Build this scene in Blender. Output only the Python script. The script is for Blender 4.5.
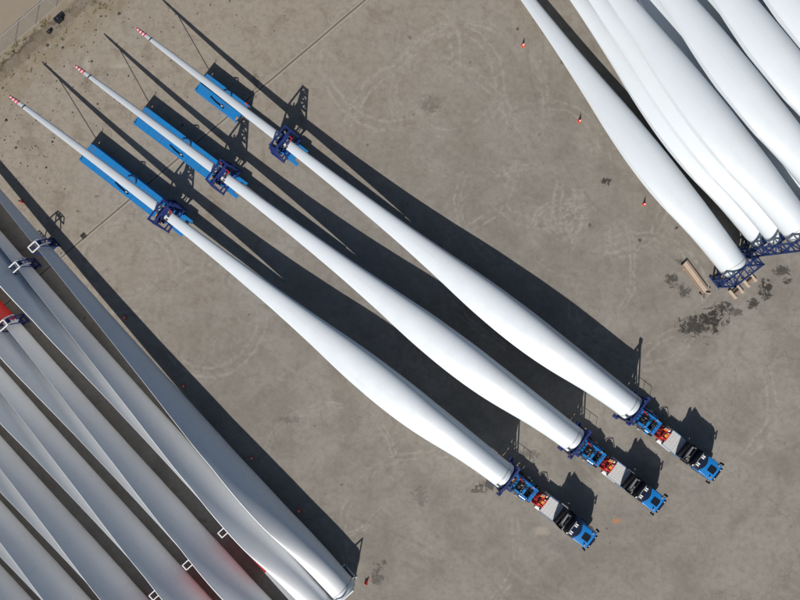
import bpy, bmesh, math, random
from mathutils import Vector, Matrix, Euler
R = math.radians
random.seed(7)

# ------------------------------------------------------------------ camera, sky, sun, exposure
scene = bpy.context.scene
for o in list(bpy.data.objects):
    bpy.data.objects.remove(o)
COL = scene.collection
CAM_H, FOC = 80.0, 580.0           # drone height in metres, focal length in 800-px-wide pixels
cam_data = bpy.data.cameras.new('drone_camera')
cam_data.sensor_fit = 'HORIZONTAL'
cam_data.sensor_width = 36.0
cam_data.lens = 36.0 * FOC / 800.0
cam_data.clip_end = 3000
cam = bpy.data.objects.new('drone_camera', cam_data)
cam.location = (0, 0, CAM_H)
COL.objects.link(cam)
scene.camera = cam

SUN_EL = 37.5
SHX, SHY = 0.19, 1.0              # ground direction in which shadows fall
world = bpy.data.worlds.new('World')
scene.world = world
world.use_nodes = True
wn = world.node_tree
wn.nodes.clear()
sky = wn.nodes.new('ShaderNodeTexSky')
sky.sky_type = 'NISHITA'
sky.sun_disc = False
sky.sun_elevation = R(SUN_EL)
sky.sun_rotation = math.atan2(-SHX, -SHY)
bg = wn.nodes.new('ShaderNodeBackground')
bg.inputs['Strength'].default_value = 0.055
wo = wn.nodes.new('ShaderNodeOutputWorld')
wn.links.new(sky.outputs[0], bg.inputs[0])
wn.links.new(bg.outputs[0], wo.inputs[0])

sl = bpy.data.lights.new('sun', 'SUN')
sl.energy = 4.9
sl.angle = R(0.5)
sl.color = (1.0, 0.955, 0.89)
sun = bpy.data.objects.new('sun', sl)
hd = Vector((SHX, SHY, 0)).normalized() * math.cos(R(SUN_EL))
sun.rotation_euler = Vector((hd.x, hd.y, -math.sin(R(SUN_EL)))).to_track_quat('-Z', 'Y').to_euler()
sun.location = (-10, -60, 60)
COL.objects.link(sun)
scene.view_settings.view_transform = 'Standard'
scene.view_settings.look = 'None'
scene.view_settings.exposure = 0.0
scene.view_settings.gamma = 1.0
scene.view_settings.use_curve_mapping = False


def at(px, py, h=0.0):
    """photo pixel -> world point on the level h metres above the yard"""
    k = (CAM_H - h) / FOC
    return Vector(((px - 400) * k, (300 - py) * k, h))


# ------------------------------------------------------------------ node helpers
class NT:
    def __init__(s, name):
        s.m = bpy.data.materials.new(name)
        s.m.use_nodes = True
        s.t = s.m.node_tree
        s.t.nodes.clear()
        s.out = s.t.nodes.new('ShaderNodeOutputMaterial')
        s.b = s.t.nodes.new('ShaderNodeBsdfPrincipled')
        s.t.links.new(s.b.outputs[0], s.out.inputs[0])

    def set(s, sock, v):
        if v is None:
            return
        if isinstance(v, bpy.types.NodeSocket):
            s.t.links.new(v, sock)
        else:
            sock.default_value = v

    def math(s, op, a, b=None, c=None, clamp=False):
        n = s.t.nodes.new('ShaderNodeMath')
        n.operation = op
        n.use_clamp = clamp
        s.set(n.inputs[0], a); s.set(n.inputs[1], b); s.set(n.inputs[2], c)
        return n.outputs[0]

    def vec(s, op, a, b=None, out=0):
        n = s.t.nodes.new('ShaderNodeVectorMath')
        n.operation = op
        s.set(n.inputs[0], a); s.set(n.inputs[1], b)
        return n.outputs['Value'] if out == 'v' else n.outputs[0]

    def pos(s):
        return s.t.nodes.new('ShaderNodeNewGeometry').outputs['Position']

    def obj(s):
        return s.t.nodes.new('ShaderNodeTexCoord').outputs['Object']

    def noise(s, scale, detail=3, rough=0.5, v=None, dist=0.0, color=False):
        n = s.t.nodes.new('ShaderNodeTexNoise')
        n.inputs['Scale'].default_value = scale
        n.inputs['Detail'].default_value = detail
        n.inputs['Roughness'].default_value = rough
        n.inputs['Distortion'].default_value = dist
        s.set(n.inputs['Vector'], v)
        return n.outputs[1 if color else 0]

    def ramp(s, x, lo, hi, a=0.0, b=1.0, smooth=True):
        n = s.t.nodes.new('ShaderNodeMapRange')
        n.interpolation_type = 'SMOOTHSTEP' if smooth else 'LINEAR'
        s.set(n.inputs[0], x)
        n.inputs[1].default_value = lo; n.inputs[2].default_value = hi
        n.inputs[3].default_value = a; n.inputs[4].default_value = b
        return n.outputs[0]

    def mix(s, f, a, b, mode='MIX'):
        n = s.t.nodes.new('ShaderNodeMix')
        n.data_type = 'RGBA'
        n.blend_type = mode
        s.set(n.inputs[0], f)
        s.set(n.inputs[6], a if isinstance(a, bpy.types.NodeSocket) else (*a, 1))
        s.set(n.inputs[7], b if isinstance(b, bpy.types.NodeSocket) else (*b, 1))
        return n.outputs[2]

    def bump(s, h, strength=0.3, dist=0.02):
        n = s.t.nodes.new('ShaderNodeBump')
        n.inputs['Strength'].default_value = strength
        n.inputs['Distance'].default_value = dist
        s.set(n.inputs['Height'], h)
        s.t.links.new(n.outputs[0], s.b.inputs['Normal'])


def paint(name, col, rough=0.45, metal=0.0, dirt=0.25, dirtcol=(0.12, 0.105, 0.09), scale=1.3, bump=0.0):
    s = NT(name)
    o = s.obj()
    d = s.ramp(s.noise(scale, 6, 0.62, o), 0.48, 0.78)
    fine = s.noise(scale * 9, 4, 0.6, o)
    f = s.math('MULTIPLY', d, s.ramp(fine, 0.3, 0.7, 0.4, 1.0))
    f = s.math('MULTIPLY', f, dirt)
    c = s.mix(f, col, dirtcol)
    s.set(s.b.inputs['Base Color'], c)
    s.set(s.b.inputs['Roughness'], s.ramp(fine, 0.2, 0.8, max(0.05, rough - 0.1), min(1, rough + 0.15)))
    s.b.inputs['Metallic'].default_value = metal
    if bump:
        s.bump(fine, bump, 0.01)
    return s.m


def blade_mat(name, col=(0.635, 0.685, 0.73), rough=0.34):
    s = NT(name)
    o = s.obj()
    st = s.vec('MULTIPLY', o, (0.05, 1.6, 1.6))
    streak = s.ramp(s.noise(1.0, 5, 0.6, st), 0.45, 0.85)
    big = s.ramp(s.noise(0.12, 4, 0.55, o), 0.40, 0.75)
    fine = s.ramp(s.noise(3.0, 5, 0.65, o), 0.5, 0.8)
    f = s.math('MULTIPLY', s.math('ADD', s.math('MULTIPLY', streak, 0.17), s.math('MULTIPLY', big, 0.10)), 1.0)
    f = s.math('ADD', f, s.math('MULTIPLY', fine, 0.05), clamp=True)
    c = s.mix(f, col, (0.42, 0.40, 0.36))
    s.set(s.b.inputs['Base Color'], c)
    s.set(s.b.inputs['Roughness'], s.ramp(s.noise(0.7, 4, 0.6, o), 0.3, 0.7, rough - 0.05, rough + 0.12))
    return s.m


M = {}
M['gel'] = blade_mat('blade_gelcoat')
M['gel_grey'] = blade_mat('blade_gelcoat_light_grey', (0.76, 0.78, 0.80), 0.30)
M['red_band'] = paint('red_band_paint', (0.62, 0.022, 0.02), 0.4, dirt=0.1)
M['ring'] = paint('root_ring_grey', (0.48, 0.50, 0.51), 0.5, dirt=0.3)
M['cover'] = paint('root_cover_grey', (0.30, 0.36, 0.41), 0.6, dirt=0.3)
M['blue'] = paint('truck_blue_paint', (0.008, 0.185, 0.52), 0.32, dirt=0.16)
M['blue_dull'] = paint('trailer_blue_paint', (0.010, 0.19, 0.49), 0.45, dirt=0.55, scale=0.55)
M['navy'] = paint('navy_steel', (0.012, 0.028, 0.15), 0.42, dirt=0.25)
M['rack'] = paint('rack_navy_steel', (0.011, 0.032, 0.13), 0.48, dirt=0.35)
M['black'] = paint('black_plastic', (0.012, 0.013, 0.016), 0.4, dirt=0.2)
M['darkblue'] = paint('dark_spoiler', (0.006, 0.010, 0.03), 0.28, dirt=0.08)
M['rubber'] = paint('tyre_rubber', (0.022, 0.021, 0.02), 0.85, dirt=0.5)
M['steel'] = paint('bare_steel', (0.42, 0.42, 0.42), 0.4, 0.6, dirt=0.35)
M['alu'] = paint('aluminium_plate', (0.62, 0.62, 0.61), 0.45, 0.15, dirt=0.30, scale=2.5)
M['galv'] = paint('galvanised_steel', (0.48, 0.49, 0.49), 0.5, 0.35, dirt=0.25)
M['white'] = paint('white_paint', (0.78, 0.78, 0.77), 0.45, dirt=0.15)
M['redm'] = paint('red_machinery', (0.52, 0.022, 0.018), 0.42, dirt=0.3, scale=3)
M['orange'] = paint('orange_machinery', (0.75, 0.27, 0.03), 0.45, dirt=0.3, scale=3)
M['cone'] = paint('cone_orange_red', (0.72, 0.045, 0.02), 0.5, dirt=0.12)
M['glass'] = paint('dark_glass', (0.012, 0.016, 0.022), 0.08, dirt=0.05)
M['lamp_glass'] = paint('lamp_white', (0.85, 0.85, 0.84), 0.15, dirt=0.0)
M['lamp_red'] = paint('lamp_red', (0.55, 0.01, 0.01), 0.2, dirt=0.0)
M['wood'] = paint('weathered_timber', (0.46, 0.34, 0.24), 0.8, dirt=0.45, dirtcol=(0.16, 0.11, 0.08), scale=2.2)
M['wood_pale'] = paint('pale_timber', (0.52, 0.42, 0.32), 0.8, dirt=0.35, dirtcol=(0.22, 0.15, 0.1), scale=2.2)
M['plank_pink'] = paint('brown_timber', (0.30, 0.205, 0.15), 0.8, dirt=0.45, dirtcol=(0.13, 0.09, 0.07), scale=2.2)
M['conc'] = paint('kerb_concrete', (0.37, 0.335, 0.285), 0.9, dirt=0.75, dirtcol=(.22,.19,.155), scale=0.9)
M['grate'] = paint('cast_iron_grate', (0.05, 0.045, 0.04), 0.7, dirt=0.4)
M['slot'] = paint('drain_silt', (0.16, 0.135, 0.105), 0.95, dirt=0.7, scale=.5)
M['soil'] = paint('dark_clod', (0.07, 0.06, 0.05), 0.95, dirt=0.4, scale=4)
M['rope'] = paint('dark_strap', (0.035, 0.032, 0.03), 0.8)


def sock_mat():
    s = NT('striped_tip_sock')
    o = s.obj()
    w = s.t.nodes.new('ShaderNodeTexWave')
    w.inputs['Scale'].default_value = 0.75
    w.inputs['Distortion'].default_value = 0.6
    s.set(w.inputs['Vector'], o)
    f = s.ramp(w.outputs[1], 0.42, 0.58)
    s.set(s.b.inputs['Base Color'], s.mix(f, (0.70, 0.05, 0.09), (0.80, 0.66, 0.68)))
    s.b.inputs['Roughness'].default_value = 0.7
    return s.m


M['sock'] = sock_mat()

# ------------------------------------------------------------------ ground material
VX, VY = -0.646, 0.763         # across the yard edge (towards the fence)


def ground_material():
    s = NT('yard_concrete')
    p = s.pos()
    v = s.vec('DOT_PRODUCT', p, (VX, VY, 0), 'v')
    big = s.noise(0.028, 5, 0.6, p)
    mid = s.noise(0.16, 6, 0.65, p, 0.4)
    fin = s.noise(1.3, 7, 0.72, p)
    vfin = s.noise(6.5, 4, 0.7, p)
    c = s.mix(s.ramp(big, 0.3, 0.7), (0.240, 0.223, 0.195), (0.288, 0.270, 0.238))
    c = s.mix(s.math('MULTIPLY', s.ramp(mid, 0.38, 0.66), 0.60), c, (0.178, 0.159, 0.136))
    # sandier towards the fence side of the yard
    sand = s.ramp(s.math('ADD', v, s.math('MULTIPLY', s.math('SUBTRACT', mid, 0.5), 34)), 2, 46)
    c = s.mix(s.math('MULTIPLY', sand, 0.75), c, (0.335, 0.285, 0.228))
    # trodden brown patches
    br = s.math('MULTIPLY', s.ramp(s.noise(0.34, 6, 0.7, p, 0.8), 0.50, 0.66), s.ramp(v, -20, 45, 0.18, 0.62))
    c = s.mix(br, c, (0.200, 0.160, 0.122))
    # pale dust patches, drawn out along the driving direction
    sp = s.vec('ADD', s.vec('MULTIPLY', s.vec('DOT_PRODUCT', p, (0.79, -0.61, 0), 'v'), (0.35, 0, 0)), s.vec('MULTIPLY', s.vec('DOT_PRODUCT', p, (0.61, 0.79, 0), 'v'), (0, 1.5, 0)))
    du = s.math('MULTIPLY', s.ramp(s.noise(0.22, 6, 0.68, sp, 1.0), 0.52, 0.70), 0.45)
    c = s.mix(du, c, (0.316, 0.288, 0.250))
    # blotches and grain
    blo = s.noise(0.62, 7, 0.74, p, 0.6)
    c = s.mix(s.math('MULTIPLY', s.ramp(blo, 0.50, 0.68), 0.30), c, (0.140, 0.122, 0.101))
    c = s.mix(s.math('MULTIPLY', s.ramp(blo, 0.50, 0.34), 0.22), c, (0.308, 0.280, 0.244))
    c = s.mix(s.math('MULTIPLY', s.ramp(fin, 0.40, 0.70), 0.36), c, (0.148, 0.130, 0.109))
    c = s.mix(s.math('MULTIPLY', s.ramp(vfin, 0.52, 0.72), 0.35), c, (0.352, 0.324, 0.284))
    # pale tyre scuffs: smeared arcs where loads have been turned
    arcm = None
    arcs = [(at(566, 221), 2.5), (at(588, 224), 3.4), (at(545, 165), 8.2), (at(570, 235), 5.2), (at(520, 205), 8.4),
            (at(452, 82), 7.0), (at(470, 100), 10.5), (at(610, 200), 7.7), (at(430, 150), 12.0), (at(120, 262), 5.0),
            (at(128, 270), 6.4), (at(390, 60), 9.0), (at(330, 470), 9.0), (at(430, 540), 12.0), (at(700, 400), 10.0),
            (at(540, 260), 13.0), (at(640, 300), 9.0), (at(210, 320), 7.0)]
    wob = s.math('MULTIPLY', s.math('SUBTRACT', s.noise(0.10, 4, 0.55, p), 0.5), 3.4)
    for i, (cc, r) in enumerate(arcs):
        d = s.vec('LENGTH', s.vec('SUBTRACT', p, (cc.x, cc.y, 0)), None, 'v')
        d = s.math('ABSOLUTE', s.math('SUBTRACT', s.math('ADD', d, wob), r))
        d = s.math('ABSOLUTE', s.math('SUBTRACT', d, 0.3 + .15 * (i % 3)))
        a = s.ramp(d, 0.0, 0.36, 1.0, 0.0)
        arcm = a if arcm is None else s.math('MAXIMUM', arcm, a)
    am = s.math('MULTIPLY', s.ramp(s.noise(0.13, 3, 0.6, s.vec('ADD', p, (31, 7, 0))), 0.38, 0.62, 0.0, 0.62), s.ramp(fin, 0.62, 0.38, 0.1, 1.0))
    c = s.mix(s.math('MULTIPLY', arcm, am), c, (0.360, 0.336, 0.300))
    # faint straight wheel tracks along the loading lane
    tr = s.vec('DOT_PRODUCT', p, (0.61, 0.79, 0), 'v')
    tr = s.math('ADD', tr, s.math('MULTIPLY', s.math('SUBTRACT', s.noise(0.03, 2, 0.5, p), 0.5), 9.0))
    w = s.math('PINGPONG', tr, 3.1)
    tk = s.math('MULTIPLY', s.ramp(w, 0.0, 0.6, 1.0, 0.0), s.ramp(s.noise(0.09, 3, 0.6, s.vec('ADD', p, (5, 57, 0))), 0.5, 0.7, 0.0, 0.22))
    c = s.mix(tk, c, (0.132, 0.118, 0.104))
    # long curved tyre tracks from vehicles turning in
    for (cx, cy), r in (((760, 40), 30.0), ((760, 40), 32.1), ((300, 760), 34.0), ((300, 760), 36.0), ((900, 620), 26.0), ((900, 620), 28.2), ((250, 250), 38.0)):
        cc = at(cx, cy)
        d = s.vec('LENGTH', s.vec('SUBTRACT', p, (cc.x, cc.y, 0)), None, 'v')
        d = s.math('ABSOLUTE', s.math('SUBTRACT', s.math('ADD', d, s.math('MULTIPLY', wob, .5)), r))
        a = s.math('MULTIPLY', s.ramp(d, .12, .34, 1.0, 0.0), s.ramp(s.noise(0.11, 4, 0.65, s.vec('ADD', p, (r, 3 * r, 0))), .42, .66, 0.0, .30))
        c = s.mix(a, c, (0.150, 0.136, 0.118))
    # oil and wet stains (px centre, radii m, strength)
    stains = [(at(694, 326), (2.4, 1.6), .8), (at(711, 319), (2.1, 1.9), .9), (at(766, 289), (1.0, 1.4), .85), (at(752, 303), (.9, .9), .8),
              (at(672, 281), (1.0, 1.1), .7), (at(684, 291), (1.0, 1.0), .65), (at(782, 271), (1.4, .9), .7), (at(606, 181), (.75, .65), .85),
              (at(787, 280), (.8, .6), .8), (at(722, 307), (1.7, .8), .8), (at(736, 312), (1.2, .6), .6), (at(680, 262), (.7, .5), .5),
              (at(377, 575), (.9, 1.5), .6), (at(384, 563), (.5, .4), .7), (at(487, 485), (1.6, .9), .7), (at(478, 491), (1.1, .5), .6),
              (at(420, 495), (1.2, 1.5), .3), (at(430, 105), (1.5, 1.5), .3), (at(60, 255), (.9, .7), .45), (at(256, 83), (.5, 2.2), .4),
              (at(530, 455), (1.5, 1.0), .4), (at(563, 62), (.5, .4), .5), (at(518, 29), (.3, .3), .8), (at(590, 225), (.3, .3), .6),
              (at(640, 240), (.35, .3), .7), (at(676, 228), (.35, .3), .8), (at(290, 420), (1.8, .6), .3), (at(660, 420), (2.5, 1.2), .25)]
    sm = None
    nz = s.math('MULTIPLY', s.math('SUBTRACT', s.noise(1.25, 7, 0.74, p, 0.9), 0.5), 5.2)
    for cc, rr, st in stains:
        d = s.vec('SUBTRACT', p, (cc.x, cc.y, 0))
        d = s.vec('LENGTH', s.vec('MULTIPLY', d, (1 / rr[0], 1 / rr[1], 0)), None, 'v')
        a = s.ramp(s.math('ADD', s.math('MULTIPLY', s.math('MULTIPLY', d, d), 0.7), nz), 0.15, 0.62, min(1.0, st * 1.15), 0.0)
        sm = a if sm is None else s.math('MAXIMUM', sm, a)
    c = s.mix(sm, c, (0.046, 0.041, 0.035))
    # scattered oil drips
    vo = s.t.nodes.new('ShaderNodeTexVoronoi')
    vo.inputs['Scale'].default_value = 0.42
    s.set(vo.inputs['Vector'], s.vec('ADD', p, s.vec('MULTIPLY', s.noise(1.5, 3, 0.6, p, color=True), (1.4, 1.4, 0))))
    dr = s.math('MULTIPLY', s.ramp(vo.outputs['Distance'], 0.04, 0.11, 0.75, 0.0), s.ramp(s.noise(0.12, 3, 0.6, s.vec('ADD', p, (90, 3, 0))), 0.48, 0.58))
    c = s.mix(dr, c, (0.100, 0.088, 0.075))
    # paint and dust marks
    for (mx, my), rr, col, st in (((617, 521), (.9, .45), (.5, .2, .07), .7), ((541, 531), (1.5, .9), (.40, .35, .29), .6), ((655, 463), (1.0, .6), (.40, .33, .22), .4), ((120, 66), (1.6, .5), (.42, .38, .32), .5), ((87, 63), (.7, 1.6), (.42, .38, .32), .5), ((700, 210), (.6, .4), (.3, .2, .14), .3)):
        cc = at(mx, my)
        d = s.vec('SUBTRACT', p, (cc.x, cc.y, 0))
        d = s.vec('LENGTH', s.vec('MULTIPLY', d, (1 / rr[0], 1 / rr[1], 0)), None, 'v')
        c = s.mix(s.ramp(s.math('ADD', d, s.math('MULTIPLY', nz, .3)), .3, 1.0, st, 0.0), c, col)
    # hairline cracks
    vc = s.t.nodes.new('ShaderNodeTexVoronoi')
    vc.feature = 'DISTANCE_TO_EDGE'
    vc.inputs['Scale'].default_value = 0.055
    s.set(vc.inputs['Vector'], s.vec('ADD', p, s.vec('MULTIPLY', s.noise(0.25, 5, 0.6, p, color=True), (7, 7, 0))))
    ck = s.math('MULTIPLY', s.ramp(vc.outputs['Distance'], 0.0, 0.006, 0.30, 0.0), s.ramp(big, 0.45, 0.6))
    c = s.mix(ck, c, (0.120, 0.105, 0.090))
    # verge, dirt strip and sandy lot by the fence
    vn = s.math('ADD', v, s.math('MULTIPLY', s.math('SUBTRACT', s.noise(0.5, 6, 0.7, p), 0.5), 3.0))
    vg = s.math('MULTIPLY', s.ramp(vn, 53.5, 57.5), s.ramp(vn, 61.0, 62.5, 1.0, 0.0))
    c = s.mix(s.math('MULTIPLY', vg, s.ramp(blo, .4, .62, .25, .75)), c, (0.232, 0.188, 0.120))
    strip = s.math('MULTIPLY', s.ramp(vn, 58.2, 58.9), s.ramp(vn, 60.0, 60.7, 1.0, 0.0))
    c = s.mix(s.math('MULTIPLY', strip, s.ramp(blo, .35, .65, .4, .8)), c, (0.135, 0.108, 0.082))
    rut = s.math('MULTIPLY', s.ramp(s.math('ABSOLUTE', s.math('SUBTRACT', vn, 60.2)), .1, .3, .7, 0.0), s.ramp(mid, .4, .55))
    c = s.mix(rut, c, (0.075, 0.060, 0.045))
    lot = s.ramp(vn, 60.9, 61.6)
    c = s.mix(s.math('MULTIPLY', lot, 0.75), c, (0.276, 0.228, 0.174))
    s.set(s.b.inputs['Base Color'], c)
    s.set(s.b.inputs['Roughness'], s.ramp(sm, 0.0, 0.9, 0.92, 0.6))
    s.b.inputs['Specular IOR Level'].default_value = 0.25
    s.bump(s.math('ADD', s.math('MULTIPLY', fin, 0.7), vfin), 0.45, 0.04)
    return s.m


M['ground'] = ground_material()


# ------------------------------------------------------------------ mesh helpers
class MB:
    def __init__(s):
        s.v = []; s.f = []

    def add(s, vs, fs):
        n = len(s.v)
        s.v += [tuple(x) for x in vs]
        s.f += [tuple(n + i for i in f) for f in fs]
        return s

    def box(s, c, size, rot=None):
        hx, hy, hz = size[0] / 2, size[1] / 2, size[2] / 2
        vs = [Vector((x, y, z)) for x in (-hx, hx) for y in (-hy, hy) for z in (-hz, hz)]
        if rot is not None:
            m = Euler(rot).to_matrix()
            vs = [m @ q for q in vs]
        vs = [q + Vector(c) for q in vs]
        return s.add(vs, [(0, 1, 3, 2), (4, 6, 7, 5), (0, 4, 5, 1), (2, 3, 7, 6), (0, 2, 6, 4), (1, 5, 7, 3)])

    def frame(s, p, q):
        d = (Vector(q) - Vector(p))
        L = d.length
        d.normalize()
        up = Vector((0, 0, 1)) if abs(d.z) < 0.95 else Vector((1, 0, 0))
        a = d.cross(up).normalized()
        b = a.cross(d).normalized()
        return d, a, b, L

    def bar(s, p, q, w=0.1, h=None):
        h = h or w
        d, a, b, L = s.frame(p, q)
        p = Vector(p); q = Vector(q)
        vs = []
        for e in (p, q):
            for x, y in ((-1, -1), (1, -1), (1, 1), (-1, 1)):
                vs.append(e + a * x * w / 2 + b * y * h / 2)
        return s.add(vs, [(3, 2, 1, 0), (4, 5, 6, 7), (0, 1, 5, 4), (1, 2, 6, 5), (2, 3, 7, 6), (3, 0, 4, 7)])

    def cyl(s, p, q, r, n=12, r2=None, cap=True):
        r2 = r if r2 is None else r2
        d, a, b, L = s.frame(p, q)
        p = Vector(p); q = Vector(q)
        vs = []
        for e, rr in ((p, r), (q, r2)):
            for i in range(n):
                t = 2 * math.pi * i / n
                vs.append(e + (a * math.cos(t) + b * math.sin(t)) * rr)
        fs = [(i, (i + 1) % n, n + (i + 1) % n, n + i) for i in range(n)]
        if cap:
            fs += [tuple(range(n - 1, -1, -1)), tuple(range(n, 2 * n))]
        return s.add(vs, fs)

    def path(s, pts, r, n=6):
        for a, b in zip(pts[:-1], pts[1:]):
            s.cyl(a, b, r, n)
        return s

    def prism(s, prof, y0, y1):
        """profile in x,z extruded in y"""
        n = len(prof)
        vs = [(x, y0, z) for x, z in prof] + [(x, y1, z) for x, z in prof]
        fs = [(i, (i + 1) % n, n + (i + 1) % n, n + i) for i in range(n)]
        fs += [tuple(range(n - 1, -1, -1)), tuple(range(n, 2 * n))]
        return s.add(vs, fs)

    def mesh(s, name, mat, bevel=0.0, smooth=None, seg=1):
        me = bpy.data.meshes.new(name)
        bm = bmesh.new()
        vs = [bm.verts.new(q) for q in s.v]
        for f in s.f:
            try:
                bm.faces.new([vs[i] for i in f])
            except ValueError:
                pass
        bmesh.ops.recalc_face_normals(bm, faces=bm.faces)
        if bevel:
            es = [e for e in bm.edges if len(e.link_faces) == 2 and e.calc_face_angle() > 0.5]
            bmesh.ops.bevel(bm, geom=es, offset=bevel, segments=seg, profile=0.5, affect='EDGES', clamp_overlap=True)
        bm.to_mesh(me)
        bm.free()
        me.materials.append(mat)
        if smooth:
            for pl in me.polygons:
                pl.use_smooth = True
            me.set_sharp_from_angle(angle=R(smooth))
        return me

    def build(s, name, mat, parent=None, bevel=0.0, smooth=None, loc=None, seg=1):
        o = bpy.data.objects.new(name, s.mesh(name, mat, bevel, smooth, seg))
        COL.objects.link(o)
        if parent:
            o.parent = parent
        if loc:
            o.location = loc
        return o


def link(name, me, parent=None, loc=(0, 0, 0), rot=(0, 0, 0)):
    o = bpy.data.objects.new(name, me)
    COL.objects.link(o)
    o.parent = parent
    o.location = loc
    o.rotation_euler = rot
    return o


def thing(name, label, cat, loc=(0, 0, 0), rot=(0, 0, 0), group=None):
    o = bpy.data.objects.new(name, None)
    o.empty_display_size = 0.5
    COL.objects.link(o)
    o.location = loc
    o.rotation_euler = rot
    return tag(o, label, cat, group)


def tag(o, label, cat, group=None, kind=None):
    if label:
        o['label'] = label
    if cat:
        o['category'] = cat
    if group:
        o['group'] = group
    if kind:
        o['kind'] = kind
    return o


def copy_tree(o, parent=None):
    c = o.copy()
    COL.objects.link(c)
    c.parent = parent
    for ch in list(o.children):
        copy_tree(ch, c)
    return c


# ------------------------------------------------------------------ ground and yard
g = MB()
NG = 24
for i in range(NG + 1):
    for j in range(NG + 1):
        g.v.append(((i / NG - .5) * 1600, (j / NG - .5) * 1600, 0))
for i in range(NG):
    for j in range(NG):
        a = i * (NG + 1) + j
        g.f.append((a, a + NG + 1, a + NG + 2, a + 1))
go = g.build('ground', M['ground'])
tag(go, 'grey brown concrete storage yard with tyre scuffs and stains', None, kind='structure')

WX, WY = 0.763, 0.646          # along the fence and the drain


def wv(w, v, z=0.0):
    """yard coordinates along / across the fence line -> world"""
    return Vector((WX * w + VX * v, WY * w + VY * v, z))


# slot drain: pale concrete edges (kerb stones, one by one) and a dark slot
DR = 34.7
drain = MB()
drain.add([wv(-75, DR - .2, .004), wv(60, DR - .2, .004), wv(60, DR + .2, .004), wv(-75, DR + .2, .004)], [(0, 1, 2, 3)])
dslot = drain.build('drain_channel', M['slot'])
tag(dslot, 'dark slot drain running across the yard between pale edge stones', None, kind='structure')
ang = math.atan2(WY, WX)
stone_me = MB().box((0, 0, 0), (2.94, .12, .06)).mesh('edge_stone', M['conc'], bevel=.012)
rnd = random.Random(3)
for k in range(45):
    for sd in (-1, 1):
        w = -74 + k * 3.0
        p_ = wv(w, DR + sd * .21 + rnd.uniform(-.02, .02), -.008 + rnd.uniform(-.006, .006))
        link('edge_stone', stone_me, dslot, p_, (0, 0, ang + rnd.uniform(-.004, .004)))
# square gully covers
gm = MB()
gm.box((0, 0, .03), (1.0, .1, .06)).box((0, 0, .03), (.1, 1.0, .06))
for s_ in (-.45, .45):
    gm.box((s_, 0, .031), (.1, 1.0, .062)).box((0, s_, .032), (1.0, .1, .064))
for q in range(-3, 4):
    gm.box((q * .12, 0, .02), (.06, .9, .04))
gul = gm.build('gully_cover', M['grate'])
gul.location = at(83.5, 236, 0.0)
gul.scale = (.7, .7, 1)
gul.rotation_euler = (0, 0, ang)
tag(gul, 'square iron gully cover set in the slot drain', 'drain cover')


def utility_box(px, py, size, label):
    e = thing('utility_box', label, 'box', at(px, py), (0, 0, ang))
    m = MB(); m.box((0, 0, size[2] / 2), size)
    m.build('body', M['black'], e, bevel=.04)
    m = MB(); m.box((0, 0, size[2] + .03), (size[0] + .1, size[1] + .1, .06))
    m.build('lid', M['black'], e, bevel=.015)
    m = MB(); m.cyl((0, -.15, size[2] + .075), (0, .15, size[2] + .075), .03, 6)
    m.build('handle', M['steel'], e)


utility_box(60, 20.5, (.9, .7, .55), 'larger black box on the dirt strip by the fence')
utility_box(50.3, 32.5, (.45, .35, .3), 'small black box at the edge of the dirt strip')

# ------------------------------------------------------------------ wire fence in the corner
FV = 61.5
fence = thing('wire_fence', 'galvanised wire mesh fence beside the sandy strip', 'fence', wv(0, FV, 0), (0, 0, ang))
post_me = MB().cyl((0, 0, 0), (0, 0, 2.45), .04, 8).mesh('post', M['galv'], smooth=40)
cap_me = MB().cyl((0, 0, 2.45), (0, 0, 2.52), .055, 8, .03).mesh('post_cap', M['galv'])
BAY = 3.75
wm = MB()
stp = .14
nn = int((BAY + 2.3) / stp)
for i in range(nn):
    for sgn in (-1, 1):
        x0 = -2.3 + i * stp if sgn > 0 else i * stp
        x1 = x0 + sgn * 2.3
        a = Vector((x0, 0, .05)); b = Vector((x1, 0, 2.35))
        ts = [0.0, 1.0]
        lo, hi = 0.0, 1.0
        dx = x1 - x0
        for lim, keep in ((0.0, 1), (BAY, -1)):
            t_ = (lim - x0) / dx
            if keep * dx > 0:
                lo = max(lo, t_)
            else:
                hi = min(hi, t_)
        if hi - lo > .02:
            wm.bar(a.lerp(b, lo), a.lerp(b, hi), .0045)
wire_me = wm.mesh('wire_mesh', M['galv'])
rail_me = MB().cyl((0, 0, 2.38), (BAY, 0, 2.38), .03, 6).mesh('top_rail', M['galv'])
bw_me = MB().cyl((0, 0, .08), (BAY, 0, .08), .012, 5).mesh('bottom_wire', M['galv'])
for k in range(-13, 11):
    x = k * BAY + 1.2
    p_ = link('post', post_me, fence, (x, 0, 0))
    link('post_cap', cap_me, p_)
    if k < 10:
        link('top_rail', rail_me, fence, (x, 0, 0))
        link('bottom_wire', bw_me, fence, (x, 0, 0))
        link('wire_mesh', wire_me, fence, (x, 0, 0))

# dry grass on the verge
gr = MB()
rnd = random.Random(11)
for k in range(330):
    w = rnd.uniform(-46, 25)
    v = rnd.choice([rnd.gauss(60.7, .35), rnd.gauss(57.7, .6), rnd.gauss(60.9, .3)])
    if math.sin(w * .9) + math.sin(w * .37 + 2) + rnd.uniform(-.8, .8) < .25:
        continue
    c0 = wv(w, v)
    sz = rnd.uniform(.12, .38)
    for b in range(16):
        a = rnd.uniform(0, 6.28)
        r0 = rnd.uniform(0, sz)
        base = c0 + Vector((math.cos(a) * r0, math.sin(a) * r0, 0))
        tip = base + Vector((math.cos(a) * .18, math.sin(a) * .18, 0)) * rnd.uniform(.3, 1.6) + Vector((0, 0, rnd.uniform(.08, .4)))
        sd = Vector((-math.sin(a), math.cos(a), 0)) * rnd.uniform(.015, .035)
        gr.add([base - sd, base + sd, tip], [(0, 1, 2)])


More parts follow.
